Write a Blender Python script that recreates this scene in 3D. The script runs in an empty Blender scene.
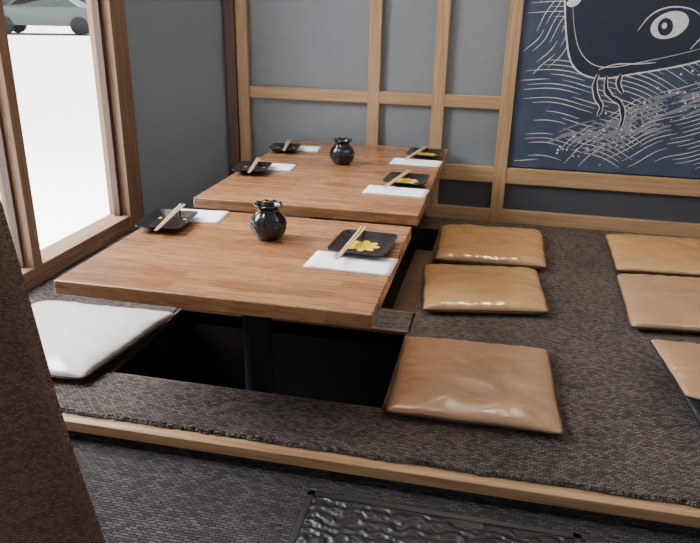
import bpy, bmesh, random
from math import *
from mathutils import Vector, Matrix, noise
random.seed(4)
D=bpy.data
COL=bpy.context.scene.collection

# ---------------------------------------------------------------- materials
def newmat(name):
    m=D.materials.new(name); m.use_nodes=True
    nt=m.node_tree; b=nt.nodes['Principled BSDF']
    return m,nt,b
def N(nt,t,**k):
    n=nt.nodes.new(t)
    for a,v in k.items():
        if a in n.inputs.keys(): n.inputs[a].default_value=v
        else: setattr(n,a,v)
    return n
def L(nt,a,b): nt.links.new(a,b)
def c4(c): return (c[0],c[1],c[2],1)
def simple(name,col,rough=.5,metal=0,bump=0,bscale=80,var=0,coat=0,spec=.5):
    m,nt,b=newmat(name)
    b.inputs['Base Color'].default_value=c4(col); b.inputs['Roughness'].default_value=rough
    b.inputs['Metallic'].default_value=metal; b.inputs['Coat Weight'].default_value=coat
    b.inputs['Specular IOR Level'].default_value=spec
    tc=N(nt,'ShaderNodeTexCoord'); no=N(nt,'ShaderNodeTexNoise',Scale=bscale,Detail=5.)
    L(nt,tc.outputs['Object'],no.inputs['Vector'])
    mx=N(nt,'ShaderNodeMix',data_type='RGBA')
    mx.inputs['A'].default_value=c4([x*(1-var) for x in col]); mx.inputs['B'].default_value=c4([min(1,x*(1+var)) for x in col])
    L(nt,no.outputs['Fac'],mx.inputs['Factor']); L(nt,mx.outputs['Result'],b.inputs['Base Color'])
    if bump:
        bp=N(nt,'ShaderNodeBump',Strength=bump,Distance=.004); L(nt,no.outputs['Fac'],bp.inputs['Height']); L(nt,bp.outputs['Normal'],b.inputs['Normal'])
    return m
def wood(name,c1,c2,rough=.4,axis=0,scale=1.,coat=0):
    m,nt,b=newmat(name)
    tc=N(nt,'ShaderNodeTexCoord'); mp=N(nt,'ShaderNodeMapping')
    s=[70*scale]*3; s[axis]=3.5*scale; mp.inputs['Scale'].default_value=s
    L(nt,tc.outputs['Object'],mp.inputs['Vector'])
    no=N(nt,'ShaderNodeTexNoise',Scale=1.,Detail=7.,Distortion=.6); L(nt,mp.outputs['Vector'],no.inputs['Vector'])
    cr=N(nt,'ShaderNodeValToRGB'); cr.color_ramp.elements[0].position=.32; cr.color_ramp.elements[1].position=.68
    cr.color_ramp.elements[0].color=c4(c1); cr.color_ramp.elements[1].color=c4(c2)
    L(nt,no.outputs['Fac'],cr.inputs['Fac']); L(nt,cr.outputs['Color'],b.inputs['Base Color'])
    b.inputs['Roughness'].default_value=rough; b.inputs['Coat Weight'].default_value=coat
    bp=N(nt,'ShaderNodeBump',Strength=.15,Distance=.002); L(nt,no.outputs['Fac'],bp.inputs['Height']); L(nt,bp.outputs['Normal'],b.inputs['Normal'])
    return m
def butcher(name):
    m,nt,b=newmat(name)
    tc=N(nt,'ShaderNodeTexCoord')
    br=N(nt,'ShaderNodeTexBrick',Scale=1.,**{'Mortar Size':.0008,'Brick Width':.30,'Row Height':.040,'Bias':-.1,'Mortar Smooth':.3})
    br.offset=.37; br.offset_frequency=2
    br.inputs['Color1'].default_value=(.220,.100,.042,1); br.inputs['Color2'].default_value=(.335,.168,.075,1); br.inputs['Mortar'].default_value=(.15,.070,.03,1)
    L(nt,tc.outputs['Object'],br.inputs['Vector'])
    mp=N(nt,'ShaderNodeMapping'); mp.inputs['Scale'].default_value=(8,120,60); L(nt,tc.outputs['Object'],mp.inputs['Vector'])
    no=N(nt,'ShaderNodeTexNoise',Scale=1.,Detail=8.,Distortion=.8); L(nt,mp.outputs['Vector'],no.inputs['Vector'])
    cr=N(nt,'ShaderNodeValToRGB'); cr.color_ramp.elements[0].position=.3; cr.color_ramp.elements[1].position=.7
    cr.color_ramp.elements[0].color=(.68,.65,.62,1); cr.color_ramp.elements[1].color=(1.14,1.14,1.14,1)
    L(nt,no.outputs['Fac'],cr.inputs['Fac'])
    mx=N(nt,'ShaderNodeMix',data_type='RGBA',blend_type='MULTIPLY'); mx.inputs['Factor'].default_value=1
    L(nt,br.outputs['Color'],mx.inputs['A']); L(nt,cr.outputs['Color'],mx.inputs['B']); L(nt,mx.outputs['Result'],b.inputs['Base Color'])
    rr=N(nt,'ShaderNodeMapRange'); rr.inputs['To Min'].default_value=.20; rr.inputs['To Max'].default_value=.36
    L(nt,no.outputs['Fac'],rr.inputs['Value']); L(nt,rr.outputs['Result'],b.inputs['Roughness'])
    b.inputs['Specular IOR Level'].default_value=.65
    bp=N(nt,'ShaderNodeBump',Strength=.10,Distance=.002); L(nt,no.outputs['Fac'],bp.inputs['Height']); L(nt,bp.outputs['Normal'],b.inputs['Normal'])
    return m
def woven(name,c1,c2,cm,w=.014,h=.007,rough=.95,bump=.8,rot=(0,0,0),big=.25,warp=.004):
    m,nt,b=newmat(name)
    tc=N(nt,'ShaderNodeTexCoord'); mp=N(nt,'ShaderNodeMapping'); mp.inputs['Rotation'].default_value=rot
    n0=N(nt,'ShaderNodeTexNoise',Scale=60.,Detail=2.)
    L(nt,tc.outputs['Object'],n0.inputs['Vector'])
    ad=N(nt,'ShaderNodeMix',data_type='RGBA',blend_type='LINEAR_LIGHT'); ad.inputs['Factor'].default_value=warp
    L(nt,tc.outputs['Object'],mp.inputs['Vector']); L(nt,mp.outputs['Vector'],ad.inputs['A']); L(nt,n0.outputs['Color'],ad.inputs['B'])
    br=N(nt,'ShaderNodeTexBrick',Scale=1.,**{'Mortar Size':h*.22,'Brick Width':w,'Row Height':h,'Mortar Smooth':1.})
    br.inputs['Color1'].default_value=c4(c1); br.inputs['Color2'].default_value=c4(c2); br.inputs['Mortar'].default_value=c4(cm)
    L(nt,ad.outputs['Result'],br.inputs['Vector'])
    n1=N(nt,'ShaderNodeTexNoise',Scale=3.5,Detail=6.,Roughness=.7); L(nt,tc.outputs['Object'],n1.inputs['Vector'])
    mr=N(nt,'ShaderNodeMapRange'); mr.inputs['From Min'].default_value=.3; mr.inputs['From Max'].default_value=.7
    mr.inputs['To Min'].default_value=1-big; mr.inputs['To Max'].default_value=1+big; L(nt,n1.outputs['Fac'],mr.inputs['Value'])
    mx=N(nt,'ShaderNodeVectorMath',operation='SCALE'); L(nt,br.outputs['Color'],mx.inputs[0]); L(nt,mr.outputs['Result'],mx.inputs['Scale'])
    L(nt,mx.outputs['Vector'],b.inputs['Base Color'])
    b.inputs['Roughness'].default_value=rough; b.inputs['Specular IOR Level'].default_value=.2
    inv=N(nt,'ShaderNodeMath',operation='SUBTRACT'); inv.inputs[0].default_value=1; L(nt,br.outputs['Fac'],inv.inputs[1])
    bp=N(nt,'ShaderNodeBump',Strength=bump,Distance=.004); L(nt,inv.outputs[0],bp.inputs['Height']); L(nt,bp.outputs['Normal'],b.inputs['Normal'])
    return m
def leather(name,c,rough=.34,wr=.6):
    m,nt,b=newmat(name)
    tc=N(nt,'ShaderNodeTexCoord')
    n1=N(nt,'ShaderNodeTexNoise',Scale=5.,Detail=3.,Distortion=1.); n2=N(nt,'ShaderNodeTexNoise',Scale=220.,Detail=3.)
    L(nt,tc.outputs['Object'],n1.inputs['Vector']); L(nt,tc.outputs['Object'],n2.inputs['Vector'])
    mx=N(nt,'ShaderNodeMix',data_type='RGBA'); mx.inputs['A'].default_value=c4([x*.88 for x in c]); mx.inputs['B'].default_value=c4([min(1,x*1.12) for x in c])
    L(nt,n1.outputs['Fac'],mx.inputs['Factor']); L(nt,mx.outputs['Result'],b.inputs['Base Color'])
    b.inputs['Roughness'].default_value=rough; b.inputs['Specular IOR Level'].default_value=.85
    b1=N(nt,'ShaderNodeBump',Strength=wr,Distance=.02); L(nt,n1.outputs['Fac'],b1.inputs['Height'])
    b2=N(nt,'ShaderNodeBump',Strength=.08,Distance=.002); L(nt,n2.outputs['Fac'],b2.inputs['Height']); L(nt,b1.outputs['Normal'],b2.inputs['Normal'])
    L(nt,b2.outputs['Normal'],b.inputs['Normal'])
    return m
M_table=butcher('oak_butcher_block')
M_pine=wood('lattice_oak_x',(.31,.18,.085),(.45,.28,.14),.5,0)
M_pineZ=wood('lattice_oak_z',(.31,.18,.085),(.45,.28,.14),.5,2)
M_pineY=wood('window_oak_y',(.20,.115,.06),(.32,.19,.11),.5,1)
M_winZ=wood('window_oak_z',(.20,.115,.06),(.32,.19,.11),.5,2)
M_dkwood=wood('dark_brown_wood',(.06,.028,.016),(.11,.055,.032),.5,2)
M_step=wood('pit_step_wood',(.10,.055,.035),(.17,.10,.06),.5,0)
M_strip=wood('step_edge_oak',(.24,.135,.06),(.42,.26,.13),.5,0)
M_carpet=woven('carpet_woven',(.062,.048,.042),(.160,.130,.114),(.020,.016,.015),bump=1.)
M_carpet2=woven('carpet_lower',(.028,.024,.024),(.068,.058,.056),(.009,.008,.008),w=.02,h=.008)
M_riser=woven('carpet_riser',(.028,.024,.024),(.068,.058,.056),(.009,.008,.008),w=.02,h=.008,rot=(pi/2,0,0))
M_curtain=woven('curtain_cloth',(.15,.080,.060),(.28,.165,.13),(.075,.042,.033),w=.0056,h=.0034,bump=.5,big=.12,rot=(pi/2,0,0),warp=.0012)
M_tan=leather('tan_leather',(.36,.205,.108),.30,.40)
M_tan2=leather('gold_leather',(.45,.255,.105),.21,.55)
M_tan_sheen=leather('tan_leather_sheen',(.62,.57,.53),.26,.45)  # same leather as the tan, strong light and sheen put into a pale colour
M_pipe=simple('dark_piping',(.09,.05,.03),.6)
M_black=simple('black_vinyl',(.012,.011,.012),.45)
M_ceram=simple('black_glaze',(.008,.008,.010),.16,coat=.2)
M_plate=simple('black_plate_glaze',(.012,.012,.014),.2)
M_yel=simple('yellow_glaze',(.72,.50,.03),.35,var=.15)
M_nap=simple('paper_napkin',(.82,.84,.88),.85,bump=.1,bscale=300,var=.03)
M_stick=simple('bamboo_chopstick',(.66,.47,.27),.5,var=.1)
M_metal=simple('black_steel',(.030,.034,.042),.3,metal=.2)
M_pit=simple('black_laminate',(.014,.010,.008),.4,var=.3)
M_grey=simple('grey_paint',(.180,.198,.212),.75,bump=.08,bscale=40,var=.07)
M_greyL=simple('blue_grey_paint',(.225,.260,.285),.7,bump=.05,bscale=30,var=.05)
M_slate=simple('slate_paint',(.052,.050,.062),.7,bump=.08,var=.1)
M_white=simple('white_plaster',(.7,.7,.68),.8)
M_ground=simple('pale_paving',(.85,.85,.85),.9,bscale=3,var=.04)
M_conc=simple('dark_building',(.10,.11,.12),.8)
M_carp=simple('car_paint',(.10,.13,.125),.35)
M_tyre=simple('tyre',(.02,.02,.02),.8)
def embossed():
    m,nt,b=newmat('embossed_rubber_mat')
    tc=N(nt,'ShaderNodeTexCoord')
    v=N(nt,'ShaderNodeTexVoronoi',Scale=38.,feature='F1'); w=N(nt,'ShaderNodeTexWave',Scale=11.,Distortion=10.,wave_type='RINGS')
    w.inputs['Detail Scale'].default_value=1.8
    L(nt,tc.outputs['Object'],v.inputs['Vector']); L(nt,tc.outputs['Object'],w.inputs['Vector'])
    a=N(nt,'ShaderNodeMath',operation='ADD'); L(nt,v.outputs['Distance'],a.inputs[0]); L(nt,w.outputs['Fac'],a.inputs[1])
    bp=N(nt,'ShaderNodeBump',Strength=.9,Distance=.005); L(nt,a.outputs[0],bp.inputs['Height']); L(nt,bp.outputs['Normal'],b.inputs['Normal'])
    b.inputs['Base Color'].default_value=(.011,.010,.011,1); b.inputs['Roughness'].default_value=.46
    return m
M_mat=embossed()
def muralmat():
    m,nt,b=newmat('mural_chalkboard')
    tc=N(nt,'ShaderNodeTexCoord'); n1=N(nt,'ShaderNodeTexNoise',Scale=5.,Detail=8.,Roughness=.7)
    L(nt,tc.outputs['Object'],n1.inputs['Vector'])
    cr=N(nt,'ShaderNodeValToRGB'); e=cr.color_ramp.elements
    e[0].position=.35; e[0].color=(.022,.038,.072,1); e[1].position=.75; e[1].color=(.060,.085,.135,1)
    L(nt,n1.outputs['Fac'],cr.inputs['Fac']); L(nt,cr.outputs['Color'],b.inputs['Base Color']); b.inputs['Roughness'].default_value=.6
    return m
M_mural=muralmat()
M_chalk=simple('chalk_white',(.70,.69,.66),.9,bscale=60,var=.35)
M_chalk2=simple('chalk_grey',(.21,.23,.265),.9,bscale=14,var=.6)
M_fish=simple('fish_ink',(.011,.018,.036),.55,bscale=12,var=.4)
mg,nt,b=newmat('window_glass')
tr=N(nt,'ShaderNodeBsdfTransparent'); gl=N(nt,'ShaderNodeBsdfGlossy',Roughness=.02); ms=N(nt,'ShaderNodeMixShader'); ms.inputs[0].default_value=.05
L(nt,tr.outputs[0],ms.inputs[1]); L(nt,gl.outputs[0],ms.inputs[2]); L(nt,ms.outputs[0],nt.nodes['Material Output'].inputs['Surface'])
M_glass=mg

# ---------------------------------------------------------------- helpers
def empty(name,loc=(0,0,0)):
    e=D.objects.new(name,None); e.location=loc; e.empty_display_size=.1; COL.objects.link(e); return e
def mesh(name,vs,fs,mats,parent=None,smooth=False,mi=None,bevel=0,center=None,subsurf=0):
    vs=[Vector(v) for v in vs]
    lo=Vector([min(v[i] for v in vs) for i in range(3)]); hi=Vector([max(v[i] for v in vs) for i in range(3)])
    c=Vector(center) if center else (lo+hi)/2
    me=D.meshes.new(name); me.from_pydata([v-c for v in vs],[],fs)
    if not isinstance(mats,(list,tuple)): mats=[mats]
    for m in mats: me.materials.append(m)
    if mi: 
        for p,i in zip(me.polygons,mi): p.material_index=i
    if smooth: me.polygons.foreach_set('use_smooth',[True]*len(me.polygons))
    bm=bmesh.new(); bm.from_mesh(me); bmesh.ops.recalc_face_normals(bm,faces=bm.faces); bm.to_mesh(me); bm.free()
    o=D.objects.new(name,me); COL.objects.link(o)
    if parent: o.parent=parent; o.location=c-parent.location
    else: o.location=c
    if bevel:
        b=o.modifiers.new('bevel','BEVEL'); b.width=bevel; b.segments=3; b.limit_method='ANGLE'
    return o
BF=[(0,3,2,1),(4,5,6,7),(0,1,5,4),(1,2,6,5),(2,3,7,6),(3,0,4,7)]
def box(name,x0,x1,y0,y1,z0,z1,mat,parent=None,bevel=0):
    vs=[(x0,y0,z0),(x1,y0,z0),(x1,y1,z0),(x0,y1,z0),(x0,y0,z1),(x1,y0,z1),(x1,y1,z1),(x0,y1,z1)]
    return mesh(name,vs,BF,mat,parent,bevel=bevel)
def multibox(name,boxes,mat,parent=None,bevel=0):
    vs=[];fs=[]
    for (x0,x1,y0,y1,z0,z1) in boxes:
        n=len(vs); vs+=[(x0,y0,z0),(x1,y0,z0),(x1,y1,z0),(x0,y1,z0),(x0,y0,z1),(x1,y0,z1),(x1,y1,z1),(x0,y1,z1)]
        fs+=[tuple(i+n for i in f) for f in BF]
    return mesh(name,vs,fs,mat,parent,bevel=bevel)
def lathe(name,cx,cy,prof,mat,parent=None,seg=48,ruf=None,closed=True):
    vs=[];fs=[]
    for k,(r,z) in enumerate(prof):
        for i in range(seg):
            a=2*pi*i/seg; rr=r; zz=z
            if ruf: rr,zz=ruf(k,a,r,z)
            vs.append((cx+rr*cos(a),cy+rr*sin(a),zz))
    for k in range(len(prof)-1):
        for i in range(seg):
            j=(i+1)%seg; fs.append((k*seg+i,k*seg+j,(k+1)*seg+j,(k+1)*seg+i))
    if closed:
        fs.append(tuple(range(seg))[::-1]); fs.append(tuple((len(prof)-1)*seg+i for i in range(seg)))
    return mesh(name,vs,fs,mat,parent,smooth=True)
def tube(name,pts,rad,mat,parent=None,seg=8,closed=False,flat=1.):
    vs=[];fs=[];n=len(pts); pts=[Vector(p) for p in pts]
    for i,p in enumerate(pts):
        a=pts[(i-1)%n] if (closed or i>0) else p; b=pts[(i+1)%n] if (closed or i<n-1) else p
        t=(b-a).normalized(); s=t.cross(Vector((0,0,1)))
        if s.length<.01: s=Vector((1,0,0))
        s.normalize(); u=s.cross(t)
        r=rad[i] if isinstance(rad,(list,tuple)) else rad
        for k in range(seg):
            an=2*pi*k/seg; vs.append(p+s*cos(an)*r+u*sin(an)*r*flat)
    for i in range(n if closed else n-1):
        for k in range(seg):
            q=(k+1)%seg; j=(i+1)%n; fs.append((i*seg+k,i*seg+q,j*seg+q,j*seg+k))
    if not closed: fs.append(tuple(range(seg))); fs.append(tuple((n-1)*seg+k for k in range(seg)))
    return mesh(name,vs,fs,mat,parent,smooth=True)

# ---------------------------------------------------------------- platform
NX0,NX1,NY0,NY1=-.912,-.100,-2.012,-1.324
FX0,FX1,FY0,FY1=-.906,-.094,-1.192,-.012
PX0,PX1=-.892,-.095
P1a,P1b=-1.835,-1.372
P2a,P2b=-1.205,-.20
H=.36; T=.038
XR=3.2
XL=-1.516
FL=-.062
plat=empty('raised_platform',(0,-1,0))
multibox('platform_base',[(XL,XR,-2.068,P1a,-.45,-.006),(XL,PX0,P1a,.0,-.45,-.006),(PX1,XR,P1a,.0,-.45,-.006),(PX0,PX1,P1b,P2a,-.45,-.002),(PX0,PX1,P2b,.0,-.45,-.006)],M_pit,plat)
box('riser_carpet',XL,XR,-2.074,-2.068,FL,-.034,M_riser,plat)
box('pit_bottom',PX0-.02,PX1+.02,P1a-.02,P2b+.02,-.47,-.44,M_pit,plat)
box('edge_strip',XL,XR,-2.082,-2.046,-.034,-.003,M_strip,plat,bevel=.003)
e=.012
multibox('pit_edging',[(PX0-e,PX0,P1a-e,P1b,-.03,.004),(PX1,PX1+e,P1a-e,P1b,-.03,.004),(PX0-e,PX1+e,P1a-e,P1a,-.03,.004),
  (PX0-e,PX0,P2a,P2b,-.03,.004),(PX1,PX1+e,P2a,P2b,-.03,.004)],M_dkwood,plat)
multibox('pit_divider',[(PX0,PX1+.008,P1b,P1b+.014,-.05,.011),(PX0,PX1+.008,P2a-.014,P2a,-.05,.011)],M_step,plat,bevel=.002)
box('divider_carpet',PX0,PX1+.004,P1b+.014,P2a-.014,-.001,.008,M_carpet,plat)
multibox('pit_step',[(-.205,PX1,P2a,P2b,-.14,-.11),(-.205,-.19,P2a,P2b,-.44,-.14)],M_step,plat,bevel=.002)
def carpet_front():
    n=900; vs=[];fs=[]
    x0,x1=XL+.016,XR
    for i in range(n+1):
        x=x0+(x1-x0)*i/n
        j=-2.050+.007*noise.noise(Vector((x*9,0,0)))+.008*noise.noise(Vector((x*60,3,0)))+random.uniform(-.002,.002)
        vs+=[(x,P1a-.012,.0),(x,P1a-.012,.008),(x,j+.004,.008),(x,j,.0)]
    for i in range(n):
        a=i*4; b=a+4
        for k in range(4): fs.append((a+k,a+(k+1)%4,b+(k+1)%4,b+k))
    return mesh('carpet_front',vs,fs,M_carpet,plat)
carpet_front()
multibox('carpet',[(XL+.016,PX0-e,P1a-.012,-.48,-.001,.008),(-1.2,PX0-e,-.48,.0,-.001,.008),(PX1+e,XR,P1a-.012,.0,-.001,.008),(PX0-e,PX1+e,P2b,.0,-.001,.008)],M_carpet,plat)
vs=[];fs=[]
for i in range(2200):
    x=random.uniform(-1.3,1.4); 
    if noise.noise(Vector((x*3,7,0)))<-.15: continue
    y=-2.048; a=random.uniform(-.9,.9); l=random.uniform(.004,.017); w=.0009
    n=len(vs); vs+=[(x-w,y,.006),(x+w,y,.006),(x+l*sin(a),y-l*cos(a),.001+random.uniform(-.002,.005))]; fs.append((n,n+1,n+2))
mesh('carpet_fibres',vs,fs,M_carpet,plat)
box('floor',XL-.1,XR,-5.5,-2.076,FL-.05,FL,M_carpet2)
mat_=empty('doormat',(.09,-2.4,FL))
box('mat_sheet',-.20,.385,-2.64,-2.150,FL,FL+.007,M_mat,mat_,bevel=.003)
multibox('mat_border',[(-.215,.40,-2.15,-2.135,FL,FL+.008),(-.215,-.20,-2.655,-2.135,FL,FL+.008),(.385,.40,-2.655,-2.135,FL,FL+.008),(-.215,.40,-2.655,-2.64,FL,FL+.008)],M_black,mat_)

# ---------------------------------------------------------------- walls
CH=2.3
WY1=-.47
w=empty('wall_back',(0,.05,0))
multibox('panel_upper',[(-1.30,.17,.022,.10,-.006,CH)],M_grey,w)
multibox('panel_lower_dark',[(-.16,.17,.016,.022,.06,.235),(.17,XR,.016,.10,-.006,.235)],M_slate,w)
multibox('panel_right',[(.17,XR,.024,.10,.235,CH)],M_slate,w)
lat=empty('trim_1',(0,0,0))
multibox('rails',[(-1.12,.14,-.004,.022,.563,.620),(-.13,XR,-.006,.022,.207,.284),(-.16,XR,-.008,.020,.0,.072),(-1.12,.14,-.004,.022,1.35,1.41)],M_pine,lat,bevel=.002)
multibox('stiles',[(-1.180,-1.122,-.006,.022,.0,CH),(-.505,-.447,-.006,.022,.0,CH),(-.187,-.128,-.006,.022,.0,CH),(.137,.198,-.010,.024,.0,CH)],M_pineZ,lat,bevel=.002)
box('corner_post',-1.235,-1.182,-.02,.03,0,CH,M_dkwood,lat,bevel=.002)
vs=[(XL-.0,WY1,0),(-1.232,.03,0),(-1.232,.12,0),(XL-.14,.12,0),(XL-.14,WY1,0)]
V=[(x,y,0) for x,y,_ in vs]+[(x,y,CH) for x,y,_ in vs]
mesh('wall_left',V,[(0,1,2,3,4)[::-1],(5,6,7,8,9)]+[(i,(i+1)%5,5+(i+1)%5,5+i) for i in range(5)],M_greyL)
wb=empty('wall_left_lower',(XL,-2,0))
multibox('wall_strip',[(XL-.14,XL,-5.5,WY1,2.05,CH),(XL-.14,XL,-5.5,-3.4,0-.1,2.05)],M_greyL,wb)
win=empty('window_1',(XL,-1.5,0))
multibox('stiles',[(XL-.10,XL+.010,-.60,-.475,.0,2.05),(XL-.09,XL+.006,-1.31,-1.26,.07,2.0),(XL-.09,XL+.006,-2.18,-2.11,.07,2.0),(XL-.09,XL+.006,-3.4,-3.33,.07,2.0)],M_winZ,win,bevel=.003)
multibox('rails',[(XL-.10,XL+.014,-3.4,-.475,.0,.032),(XL-.10,XL+.006,-3.4,-.60,.032,.072),(XL-.10,XL+.006,-3.4,-.6,1.98,2.05)],M_pineY,win,bevel=.003)
multibox('inner_bead',[(XL-.06,XL-.03,-.625,-.60,.07,2.0),(XL-.06,XL-.03,-1.26,-1.245,.07,2.0),(XL-.06,XL-.03,-1.325,-1.31,.07,2.0)],M_dkwood,win)
box('glass',XL-.055,XL-.049,-3.38,-.6,.07,2.0,M_glass,win)
box('ceiling',-1.7,XR+.3,-5.8,.12,CH,CH+.08,M_white)

# ---------------------------------------------------------------- tables
def table(x0,x1,y0,y1,legs):
    t=empty('low_dining_table',((x0+x1)/2,(y0+y1)/2,-.44))
    box('tabletop',x0,x1,y0,y1,H-T,H,M_table,t,bevel=.0035)
    for i,(lx,ly) in enumerate(legs):
        prof=[(.16,-.44),(.16,-.43),(.155,-.425),(.05,-.415),(.043,-.40),(.043,H-T-.02),(.10,H-T-.012),(.10,H-T)]
        lathe('pedestal_%d'%(i+1),lx,ly,prof,M_metal,t)
    return t
table(NX0,NX1,NY0,NY1,[(-.505,-1.66)])
table(FX0,FX1,FY0,FY1,[(-.505,-.92),(-.505,-.42)])

# ---------------------------------------------------------------- cushions
def cushion(corn,z0,th,mat,seed,under=None,parent=None,tilt=0,cr=.4):
    c=[Vector((x,y,0)) for x,y in corn]  # BL, BR, FR, FL
    cx=sum(v.x for v in c)/4; cy=sum(v.y for v in c)/4
    par=parent or empty('floor_cushion',(cx,cy,z0))
    n=56
    def P(s,t,up):
        ss=s*(1-.010*(1-t*t)); tt=t*(1-.010*(1-s*s))
        wob=.004*noise.noise(Vector((s*2.2+seed,t*2.2,seed)))
        if abs(ss)>.94 and abs(tt)>.94:
            dx,dy=abs(ss)-.94,abs(tt)-.94; d=hypot(dx,dy)
            if d>0:
                k=max(dx,dy)/d; k=1-(1-k)*.8; ss=copysign(.94+dx*k,ss); tt=copysign(.94+dy*k,tt)
        a=(ss+1)/2; b=(tt+1)/2
        p=c[3].lerp(c[2],a).lerp(c[0].lerp(c[1],a),b)
        e=(1-abs(s)**7)*(1-abs(t)**7); f=max(e,0)**.42
        wr=.0045*noise.noise(Vector((s*2.2+seed,t*2.2+seed*2,0)))
        r1=1-abs(noise.noise(Vector((s*1.3+t*.8+seed,t*2.0-seed,seed))))*1.6
        wr+=.0045*cr*max(r1,0)**4
        wr+=.0016*sin(26*atan2(t,s)+seed)*(1-f)*4*f
        z=th*.45+th*.55*f*(.90+.10*(1-s*s)*(1-t*t)) +wr*f if up else th*.45*(1-f)
        z=max(z,.0)+tilt*(1-a)*(1-.55*b)
        return (p.x+wob,p.y+wob,z0+z)
    vs=[];fs=[];mi=[]
    m=n+1
    for up in (1,0):
        for i in range(m):
            for j in range(m): 
                u=j/n*2-1; v=i/n*2-1
                s=.5*u+.5*sin(u*pi/2); t=.5*v+.5*sin(v*pi/2)
                vs.append(P(s,t,up))
    for i in range(n):
        for j in range(n):
            a=i*m+j; fs.append((a,a+1,a+m+1,a+m)); mi.append(0)
            b_=a+m*m; fs.append((b_,b_+m,b_+m+1,b_+1)); mi.append(1)
    o=mesh('leather_cover',vs,fs,[mat,under or mat],par,smooth=True,mi=mi)
    bm=bmesh.new(); bm.from_mesh(o.data); bmesh.ops.remove_doubles(bm,verts=bm.verts,dist=.0006); bmesh.ops.recalc_face_normals(bm,faces=bm.faces); bm.to_mesh(o.data); bm.free()
    ring=[]
    K=40
    for k in range(K): ring.append((-1+2*k/K,-1))
    for k in range(K): ring.append((1,-1+2*k/K))
    for k in range(K): ring.append((1-2*k/K,1))
    for k in range(K): ring.append((-1,1-2*k/K))
    tube('piping',[P(s,t,0) for s,t in ring],.003,M_pipe if under is None else M_black,par,seg=6,closed=True)
    return par
Z0=.009
cushion([(-.088,-1.445),(.352,-1.425),(.372,-1.88),(-.075,-1.885)],Z0,.044,M_tan,1.3,cr=.3)
cushion([(-.105,-.80),(.345,-.735),(.372,-1.135),(-.058,-1.225)],Z0,.052,M_tan2,2.7,cr=.8)
cushion([(-.085,-.245),(.385,-.215),(.385,-.690),(-.065,-.715)],Z0,.058,M_tan2,5.1,cr=.8)
cushion([(.675,-.165),(1.13,-.13),(1.12,-.60),(.665,-.635)],Z0,.050,M_tan2,7.9)
cushion([(.655,-.695),(1.11,-.66),(1.10,-1.14),(.635,-1.185)],Z0,.050,M_tan,9.4)
st=cushion([(.690,-1.42),(1.10,-1.36),(1.13,-1.80),(.715,-1.79)],Z0,.045,M_black,3.3,under=M_black)
cushion([(.650,-1.385),(1.10,-1.36),(1.13,-1.83),(.670,-1.745)],Z0+.042,.036,M_tan,4.3,parent=st,under=M_black,tilt=.035)
cushion([(-1.36,-1.50),(-.865,-1.475),(-.925,-1.93),(-1.40,-1.96)],Z0,.050,M_tan_sheen,6.2)  # left cushion, its window sheen is in the base colour

# ---------------------------------------------------------------- tableware
def vase(cx,cy):
    z=H; par=empty('ceramic_vase',(cx,cy,z))
    prof=[(.001,.0),(.034,.0),(.037,.004),(.046,.016),(.0535,.034),(.0545,.050),(.050,.064),(.041,.076),(.0335,.083),(.031,.088),(.034,.094),(.040,.101),(.0425,.105),(.040,.107),(.033,.099),(.027,.088),(.028,.08),(.032,.06),(.001,.05)]
    prof=[(r,z+q) for r,q in prof]
    def ruf(k,a,r,zz):
        if 3<=k<=8: r*=1+.018*cos(9*a)
        if 9<=k<=14: 
            r*=1+.045*cos(9*a); zz+=.0018*cos(9*a)
        return r,zz
    lathe('body',cx,cy,prof,M_ceram,par,seg=108,ruf=ruf)
vase(-.500,-1.552); vase(-.520,-.487)
def napkin(cx,cy,w,d,rot):
    par=empty('paper_napkin',(cx,cy,H)); R=Matrix.Rotation(rot,3,'Z')
    for k,(sx,sy,z) in enumerate([(1,1,.0010),(.985,.97,.0032)]):
        n=12; vs=[];fs=[]
        for i in range(n+1):
            for j in range(n+1):
                p=Vector(((j/n-.5)*w*sx,(i/n-.5)*d*sy,0)); q=R@p
                q.z=z+.0006*noise.noise(Vector((q.x*20+cx,q.y*20+k,0)))
                vs.append((cx+q.x,cy+q.y,H+q.z))
        for i in range(n):
            for j in range(n): a=i*(n+1)+j; fs.append((a,a+1,a+n+2,a+n+1))
        o=mesh('fold_%d'%(k+1),vs,fs,M_nap,par,smooth=True)
        s=o.modifiers.new('s','SOLIDIFY'); s.thickness=.0012; s.offset=1
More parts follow.
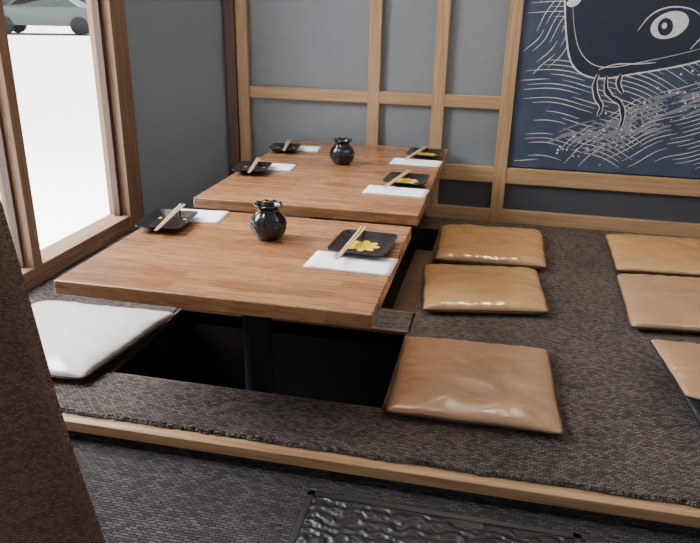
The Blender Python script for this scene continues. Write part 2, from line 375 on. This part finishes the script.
def plate(cx,cy,w,d,rot,yellow=True,z=H+.006):
    par=empty('square_plate',(cx,cy,z)); R=Matrix.Rotation(rot,3,'Z')
    rings=[(.62,.0),(.66,.0),(.90,.010),(1.,.015),(1.,.0175),(.90,.0135),(.70,.006),(.66,.0045)]
    def sq(f,k,K=64):
        a=2*pi*k/K; c,s=cos(a),sin(a); e=9.; r=(abs(c)**e+abs(s)**e)**(-1/e)
        return r*c*w/2*f, r*s*d/2*f
    vs=[];fs=[];K=64
    for f,zz in rings:
        for k in range(K):
            x,y=sq(f,k); q=R@Vector((x,y,zz)); vs.append((cx+q.x,cy+q.y,z+q.z))
    for r in range(len(rings)-1):
        for k in range(K): j=(k+1)%K; fs.append((r*K+k,r*K+j,(r+1)*K+j,(r+1)*K+k))
    fs.append(tuple(range(K))[::-1]); fs.append(tuple((len(rings)-1)*K+k for k in range(K)))
    mesh('dish',vs,fs,M_plate,par,smooth=False)
    vs=[];fs=[];top=z+.0052
    def add(poly):
        n=len(vs)
        for x,y in poly:
            q=R@Vector((x,y,0)); vs.append((cx+q.x,cy+q.y,top))
        fs.append(tuple(range(n,n+len(poly))))
    r0=min(w,d)*.30
    if yellow:
        for a0 in range(8):
            a=2*pi*a0/8; poly=[]
            for t in range(10):
                u=t/9*2*pi; px=r0*.55+r0*.42*cos(u); py=r0*.24*sin(u)
                poly.append((px*cos(a)-py*sin(a),px*sin(a)+py*cos(a)))
            add(poly)
        add([(r0*.2*cos(2*pi*t/12),r0*.2*sin(2*pi*t/12)) for t in range(12)])
    else:
        for sx in (-1,1):
            add([(sx*w*.28+ .006*cos(2*pi*t/10),.2*d+.006*sin(2*pi*t/10)) for t in range(10)])
    mesh('glaze_motif',vs,fs,M_yel,par)
def chop(x0,y0,x1,y1,z0,z1):
    par=empty('chopsticks',((x0+x1)/2,(y0+y1)/2,H+.02))
    dx,dy=x1-x0,y1-y0; l=hypot(dx,dy); nx,ny=-dy/l,dx/l
    for k,(o0,o1) in enumerate([(-.003,-.006),(.003,.006)]):
        tube('stick_%d'%(k+1),[(x0+nx*o0,y0+ny*o0,H+z0),((x0+x1)/2+nx*(o0+o1)/2,(y0+y1)/2+ny*(o0+o1)/2,H+(z0+z1)/2),(x1+nx*o1,y1+ny*o1,H+z1)],[.0022,.003,.0038],M_stick,par)
napkin(-.790,-1.405,.17,.13,.10); plate(-.842,-1.520,.145,.19,.08,False); chop(-.815,-1.650,-.860,-1.375,.027,.027)
napkin(-.215,-1.700,.235,.13,-.04); plate(-.207,-1.578,.170,.20,-.05); chop(-.250,-1.735,-.230,-1.455,.022,.028)
napkin(-.775,-.645,.16,.12,.10); plate(-.842,-.745,.14,.175,.12,False); chop(-.81,-.875,-.865,-.60,.027,.027)
napkin(-.755,-.225,.13,.11,.08); plate(-.842,-.300,.14,.15,.10,False); chop(-.81,-.415,-.86,-.17,.027,.027)
napkin(-.215,-.905,.235,.12,-.05); plate(-.195,-.765,.165,.17,-.05); chop(-.255,-.93,-.20,-.66,.022,.028)
napkin(-.205,-.375,.22,.12,-.05); plate(-.180,-.225,.165,.165,-.05); chop(-.25,-.41,-.19,-.13,.022,.028)

# ---------------------------------------------------------------- mural
mu=empty('fish_mural',(.9,.02,.9))
box('board',.200,1.75,.006,.022,.292,1.75,M_mural,mu)
YM=.0045
RV={0:([],[]),1:([],[]),2:([],[])}
CNT=[0]
def yoff(layer):
    CNT[0]+=1; return YM-layer*.0006-(CNT[0]%50)*.00001
def ribbon(pts,wd,layer=0,mat=0,taper=True,sm=3):
    P=[Vector(p) for p in pts]
    for _ in range(sm):
        Q=[P[0]]
        for a,b in zip(P,P[1:]): Q+=[a*.75+b*.25,a*.25+b*.75]
        Q.append(P[-1]); P=Q
    vs,fs=RV[mat]; n=len(vs); y=yoff(layer)
    for i,p in enumerate(P):
        a=P[max(i-1,0)]; b=P[min(i+1,len(P)-1)]; t=(b-a); t.normalize() if t.length else None
        k=i/(len(P)-1); ww=wd*(.25+.75*sin(pi*k)) if taper else wd
        ww*=1+.35*noise.noise(Vector((p.x*40,p.y*40,0)))
        nx,nz=-t.y*ww/2,t.x*ww/2
        vs+=[(p.x+nx,y,p.y+nz),(p.x-nx,y,p.y-nz)]
    for i in range(len(P)-1): a=n+2*i; fs.append((a,a+1,a+3,a+2))
def blob(pts,layer,mat,sm=3):
    P=[Vector(p) for p in pts]
    for _ in range(sm):
        Q=[]
        for i in range(len(P)): a,b=P[i],P[(i+1)%len(P)]; Q+=[a*.75+b*.25,a*.25+b*.75]
        P=Q
    vs,fs=RV[mat]; n=len(vs); y=yoff(layer)
    vs+=[(p.x,y,p.y) for p in P]; fs.append(tuple(range(n,n+len(P))))
for g,(cx,cz,r0,r1,a0,a1,st_) in enumerate([(.30,-.55,.88,1.75,62,104,.021),(1.25,-.35,.68,1.12,70,150,.020),(-.25,1.25,.48,.78,-62,10,.026)]):
    r=r0
    while r<r1:
        a=a0+random.uniform(0,6)
        while a<a1:
            ln=random.uniform(6,20); pts=[]
            for t in range(9):
                an=radians(a+ln*t/8); rr=r+.006*sin(an*22+g); x=cx+rr*cos(an); z=cz+rr*sin(an); pts.append((x,z))
            if all(.215<p[0]<1.7 and .31<p[1]<1.6 for p in pts): ribbon(pts,.0034,0,0,True,1)
            a+=ln+random.uniform(1,4)
        r+=st_
for k in range(75):
    t=random.random(); x=.36+t*.85; z=.36+t*.36+random.gauss(0,.05)
    l=random.uniform(.06,.20)
    if z-.05<.31 or x+l>1.72: continue
    ribbon([(x,z),(x+l*.5,z+l*.26+random.uniform(-.01,.01)),(x+l,z+l*.40)],random.uniform(.004,.016),1,2,True,2)
for k in range(90):
    t=random.random(); x=.42+t*.65; z=.37+t*.36+random.gauss(0,.07)
    r=random.uniform(.002,.007)
    if z<.32: continue
    blob([(x+r,z),(x,z+r),(x-r,z),(x,z-r)],2,0,2)
head=[(.36,1.30),(.375,1.08),(.385,.98),(.40,.90),(.425,.80),(.47,.745),(.54,.72),(.62,.725),(.70,.745),(.80,.765),(.95,.80),(1.10,.86),(1.30,.97),(1.45,1.15),(1.45,1.50),(.9,1.62),(.5,1.5)]
blob(head,3,1)
ribbon([(.37,1.08),(.385,.98),(.40,.90),(.425,.80),(.47,.745),(.54,.72),(.62,.725),(.70,.745),(.80,.765),(.95,.80),(1.10,.86),(1.30,.97),(1.45,1.15)],.007,4,0,False)
ribbon([(.41,1.04),(.425,.95),(.46,.84),(.53,.775),(.62,.77),(.74,.80),(.90,.84),(1.08,.90)],.003,4,0)
blob([(.375,1.04),(.42,1.075),(.45,1.06),(.43,1.03),(.40,1.02)],4,0)
def ell(cx,cz,rx,rz,rot=0): return [(cx+rx*cos(a)*cos(rot)-rz*sin(a)*sin(rot),cz+rx*cos(a)*sin(rot)+rz*sin(a)*cos(rot)) for a in [2*pi*i/14 for i in range(14)]]
blob(ell(.828,.958,.080,.056,.35),4,0); blob(ell(.812,.950,.032,.038,.2),5,1); blob(ell(.807,.955,.011,.013),6,0)
ribbon([(.70,.93),(.74,1.0),(.81,1.035),(.90,1.03),(.95,1.0)],.006,4,0)
ribbon([(.93,.86),(.98,.93),(1.02,1.03),(1.03,1.12)],.006,4,0)
ribbon([(.56,.76),(.63,.79),(.72,.79),(.80,.80)],.005,4,0)
for pts in ([(.56,.74),(.55,.69),(.57,.63),(.60,.60),(.585,.55)],[(.60,.735),(.60,.68),(.63,.64),(.68,.62),(.70,.55),(.69,.50)],[(.66,.745),(.65,.70),(.68,.66)]):
    ribbon(pts,.028,4,0); ribbon(pts,.018,5,1)
for k,(nm,m_) in {0:('chalk_lines',M_chalk),1:('fish_body',M_fish),2:('chalk_splash',M_chalk2)}.items():
    mesh(nm,RV[k][0],RV[k][1],m_,mu)

# ---------------------------------------------------------------- curtain
def curtain():
    par=empty('curtain',(-1.0,-2.71,1.0)); nz=60; nx=200; vs=[];fs=[]
    for i in range(nz+1):
        z=FL+.004+2.2*i/nz
        xe=-.377-.069*(z-.28)/.52 if z<.8 else -.446-.05*(z-.8)
        xe+=.003*sin(z*11)
        for j in range(nx+1):
            t=j/nx; x=-1.45+(xe+1.45)*t
            y=-2.71+.022*sin(t*34+.5*sin(z*2))*(1-.3*z/2.2)+.010*noise.noise(Vector((t*6,z*2,0)))
            vs.append((x,y,z))
    for i in range(nz):
        for j in range(nx): a=i*(nx+1)+j; fs.append((a,a+1,a+nx+2,a+nx+1))
    o=mesh('cloth',vs,fs,M_curtain,par,smooth=True); s=o.modifiers.new('s','SOLIDIFY'); s.thickness=.006
    tube('rod',[(-1.5,-2.71,2.14),(-.4,-2.71,2.14)],.014,M_dkwood,par)
curtain()

# ---------------------------------------------------------------- outside
box('street_ground',-60,-1.66,-30,60,-.36,-.30,M_ground)
box('street_building',-46,-8,34,40,-.3,5,M_conc)
def car(cx,cy,ang,paint):
    par=empty('parked_car',(cx,cy,-.30)); R=Matrix.Rotation(ang,3,'Z')
    side=[(-2.1,.35),(-2.12,.75),(-1.9,.95),(-1.2,1.0),(-.65,1.42),(.75,1.45),(1.45,1.02),(2.0,.9),(2.15,.6),(2.1,.3)]
    def ex(name,poly,y0,y1,mat,inset=0):
        n=len(poly); vs=[]
        for yy in (y0,y1):
            for x,z in poly: q=R@Vector((x,yy*(1 if z<1.05 else .84),z-.0)); vs.append((cx+q.x,cy+q.y,-.30+q.z))
        return mesh(name,vs,[tuple(range(n)),tuple(range(n,2*n))[::-1]]+[(i,(i+1)%n,n+(i+1)%n,n+i) for i in range(n)],mat,par,bevel=0.03)
    ex('body',side,-.85,.85,paint)
    ex('side_windows',[(-1.05,1.03),(-.6,1.36),(.68,1.38),(1.25,1.05)],-.87,.87,M_black)
    for wx in (-1.35,1.35):
        for wy in (-.8,.8):
            vs=[];K=20
            for s_ in (-.1,.1):
                for k in range(K): q=R@Vector((wx+.33*cos(2*pi*k/K),wy+s_,.33+.33*sin(2*pi*k/K))); vs.append((cx+q.x,cy+q.y,-.30+q.z))
            mesh('wheel',vs,[tuple(range(K)),tuple(range(K,2*K))[::-1]]+[(i,(i+1)%K,K+(i+1)%K,K+i) for i in range(K)],M_tyre,par)
car(-17.2,21.6,.35,M_carp)
car(-15.2,27.5,.3,simple('car_paint_dark',(.05,.06,.06),.3))

# ---------------------------------------------------------------- lights
W=D.worlds.new('World'); bpy.context.scene.world=W; W.use_nodes=True
bg=W.node_tree.nodes['Background']; bg.inputs['Color'].default_value=(.88,.92,1,1); bg.inputs['Strength'].default_value=.60
def light(name,typ,loc,target,energy,color,**k):
    l=D.lights.new(name,typ); l.energy=energy; l.color=color
    for a,v in k.items(): setattr(l,a,v)
    o=D.objects.new(name,l); COL.objects.link(o); o.location=loc
    o.rotation_euler=(Vector(target)-Vector(loc)).to_track_quat('-Z','Y').to_euler(); return o
light('sun','SUN',(0,0,10),(-2.2,-5,0.5),22,(1,.98,.95),angle=.02)
light('daylight_outside','AREA',(-3.3,-1.3,2.7),(-.4,-1.3,.1),820,(.93,.96,1),shape='RECTANGLE',size=3.2,size_y=2.2)
light('ceiling_spot','SPOT',(-.35,-1.35,2.1),(-.48,-1.5,.36),75,(1,.64,.38),spot_size=radians(46),spot_blend=1.,shadow_soft_size=.12)
light('added_gloss_spot','SPOT',(.25,-.12,2.1),(.25,-.7,0),85,(1,.80,.58),spot_size=radians(76),spot_blend=1.,shadow_soft_size=.12)  # added lamp behind the cushions to bring out gloss on the leather
light('added_gloss_area','AREA',(1.6,-1.6,2.25),(1.2,-1.3,0),22,(1,.90,.80),shape='RECTANGLE',size=1.2,size_y=1.2)  # added unseen area light on the right for cushion highlights

# ---------------------------------------------------------------- camera
ya,p,r,f=-.2072,.3715,.0205,687.58
Fv=Vector((sin(ya)*cos(p),cos(ya)*cos(p),-sin(p))); Rv=Vector((cos(ya),-sin(ya),0)); Uv=Rv.cross(Fv)
R2=cos(r)*Rv+sin(r)*Uv; U2=-sin(r)*Rv+cos(r)*Uv
cd=D.cameras.new('camera'); cam=D.objects.new('camera',cd); COL.objects.link(cam)
Mx=Matrix((R2,U2,-Fv)).transposed().to_4x4(); Mx.translation=Vector((.1415,-3.4147,1.019)); cam.matrix_world=Mx
cd.sensor_fit='HORIZONTAL'; cd.sensor_width=36; cd.lens=f/700*36; cd.clip_start=.02; cd.clip_end=300
bpy.context.scene.camera=cam
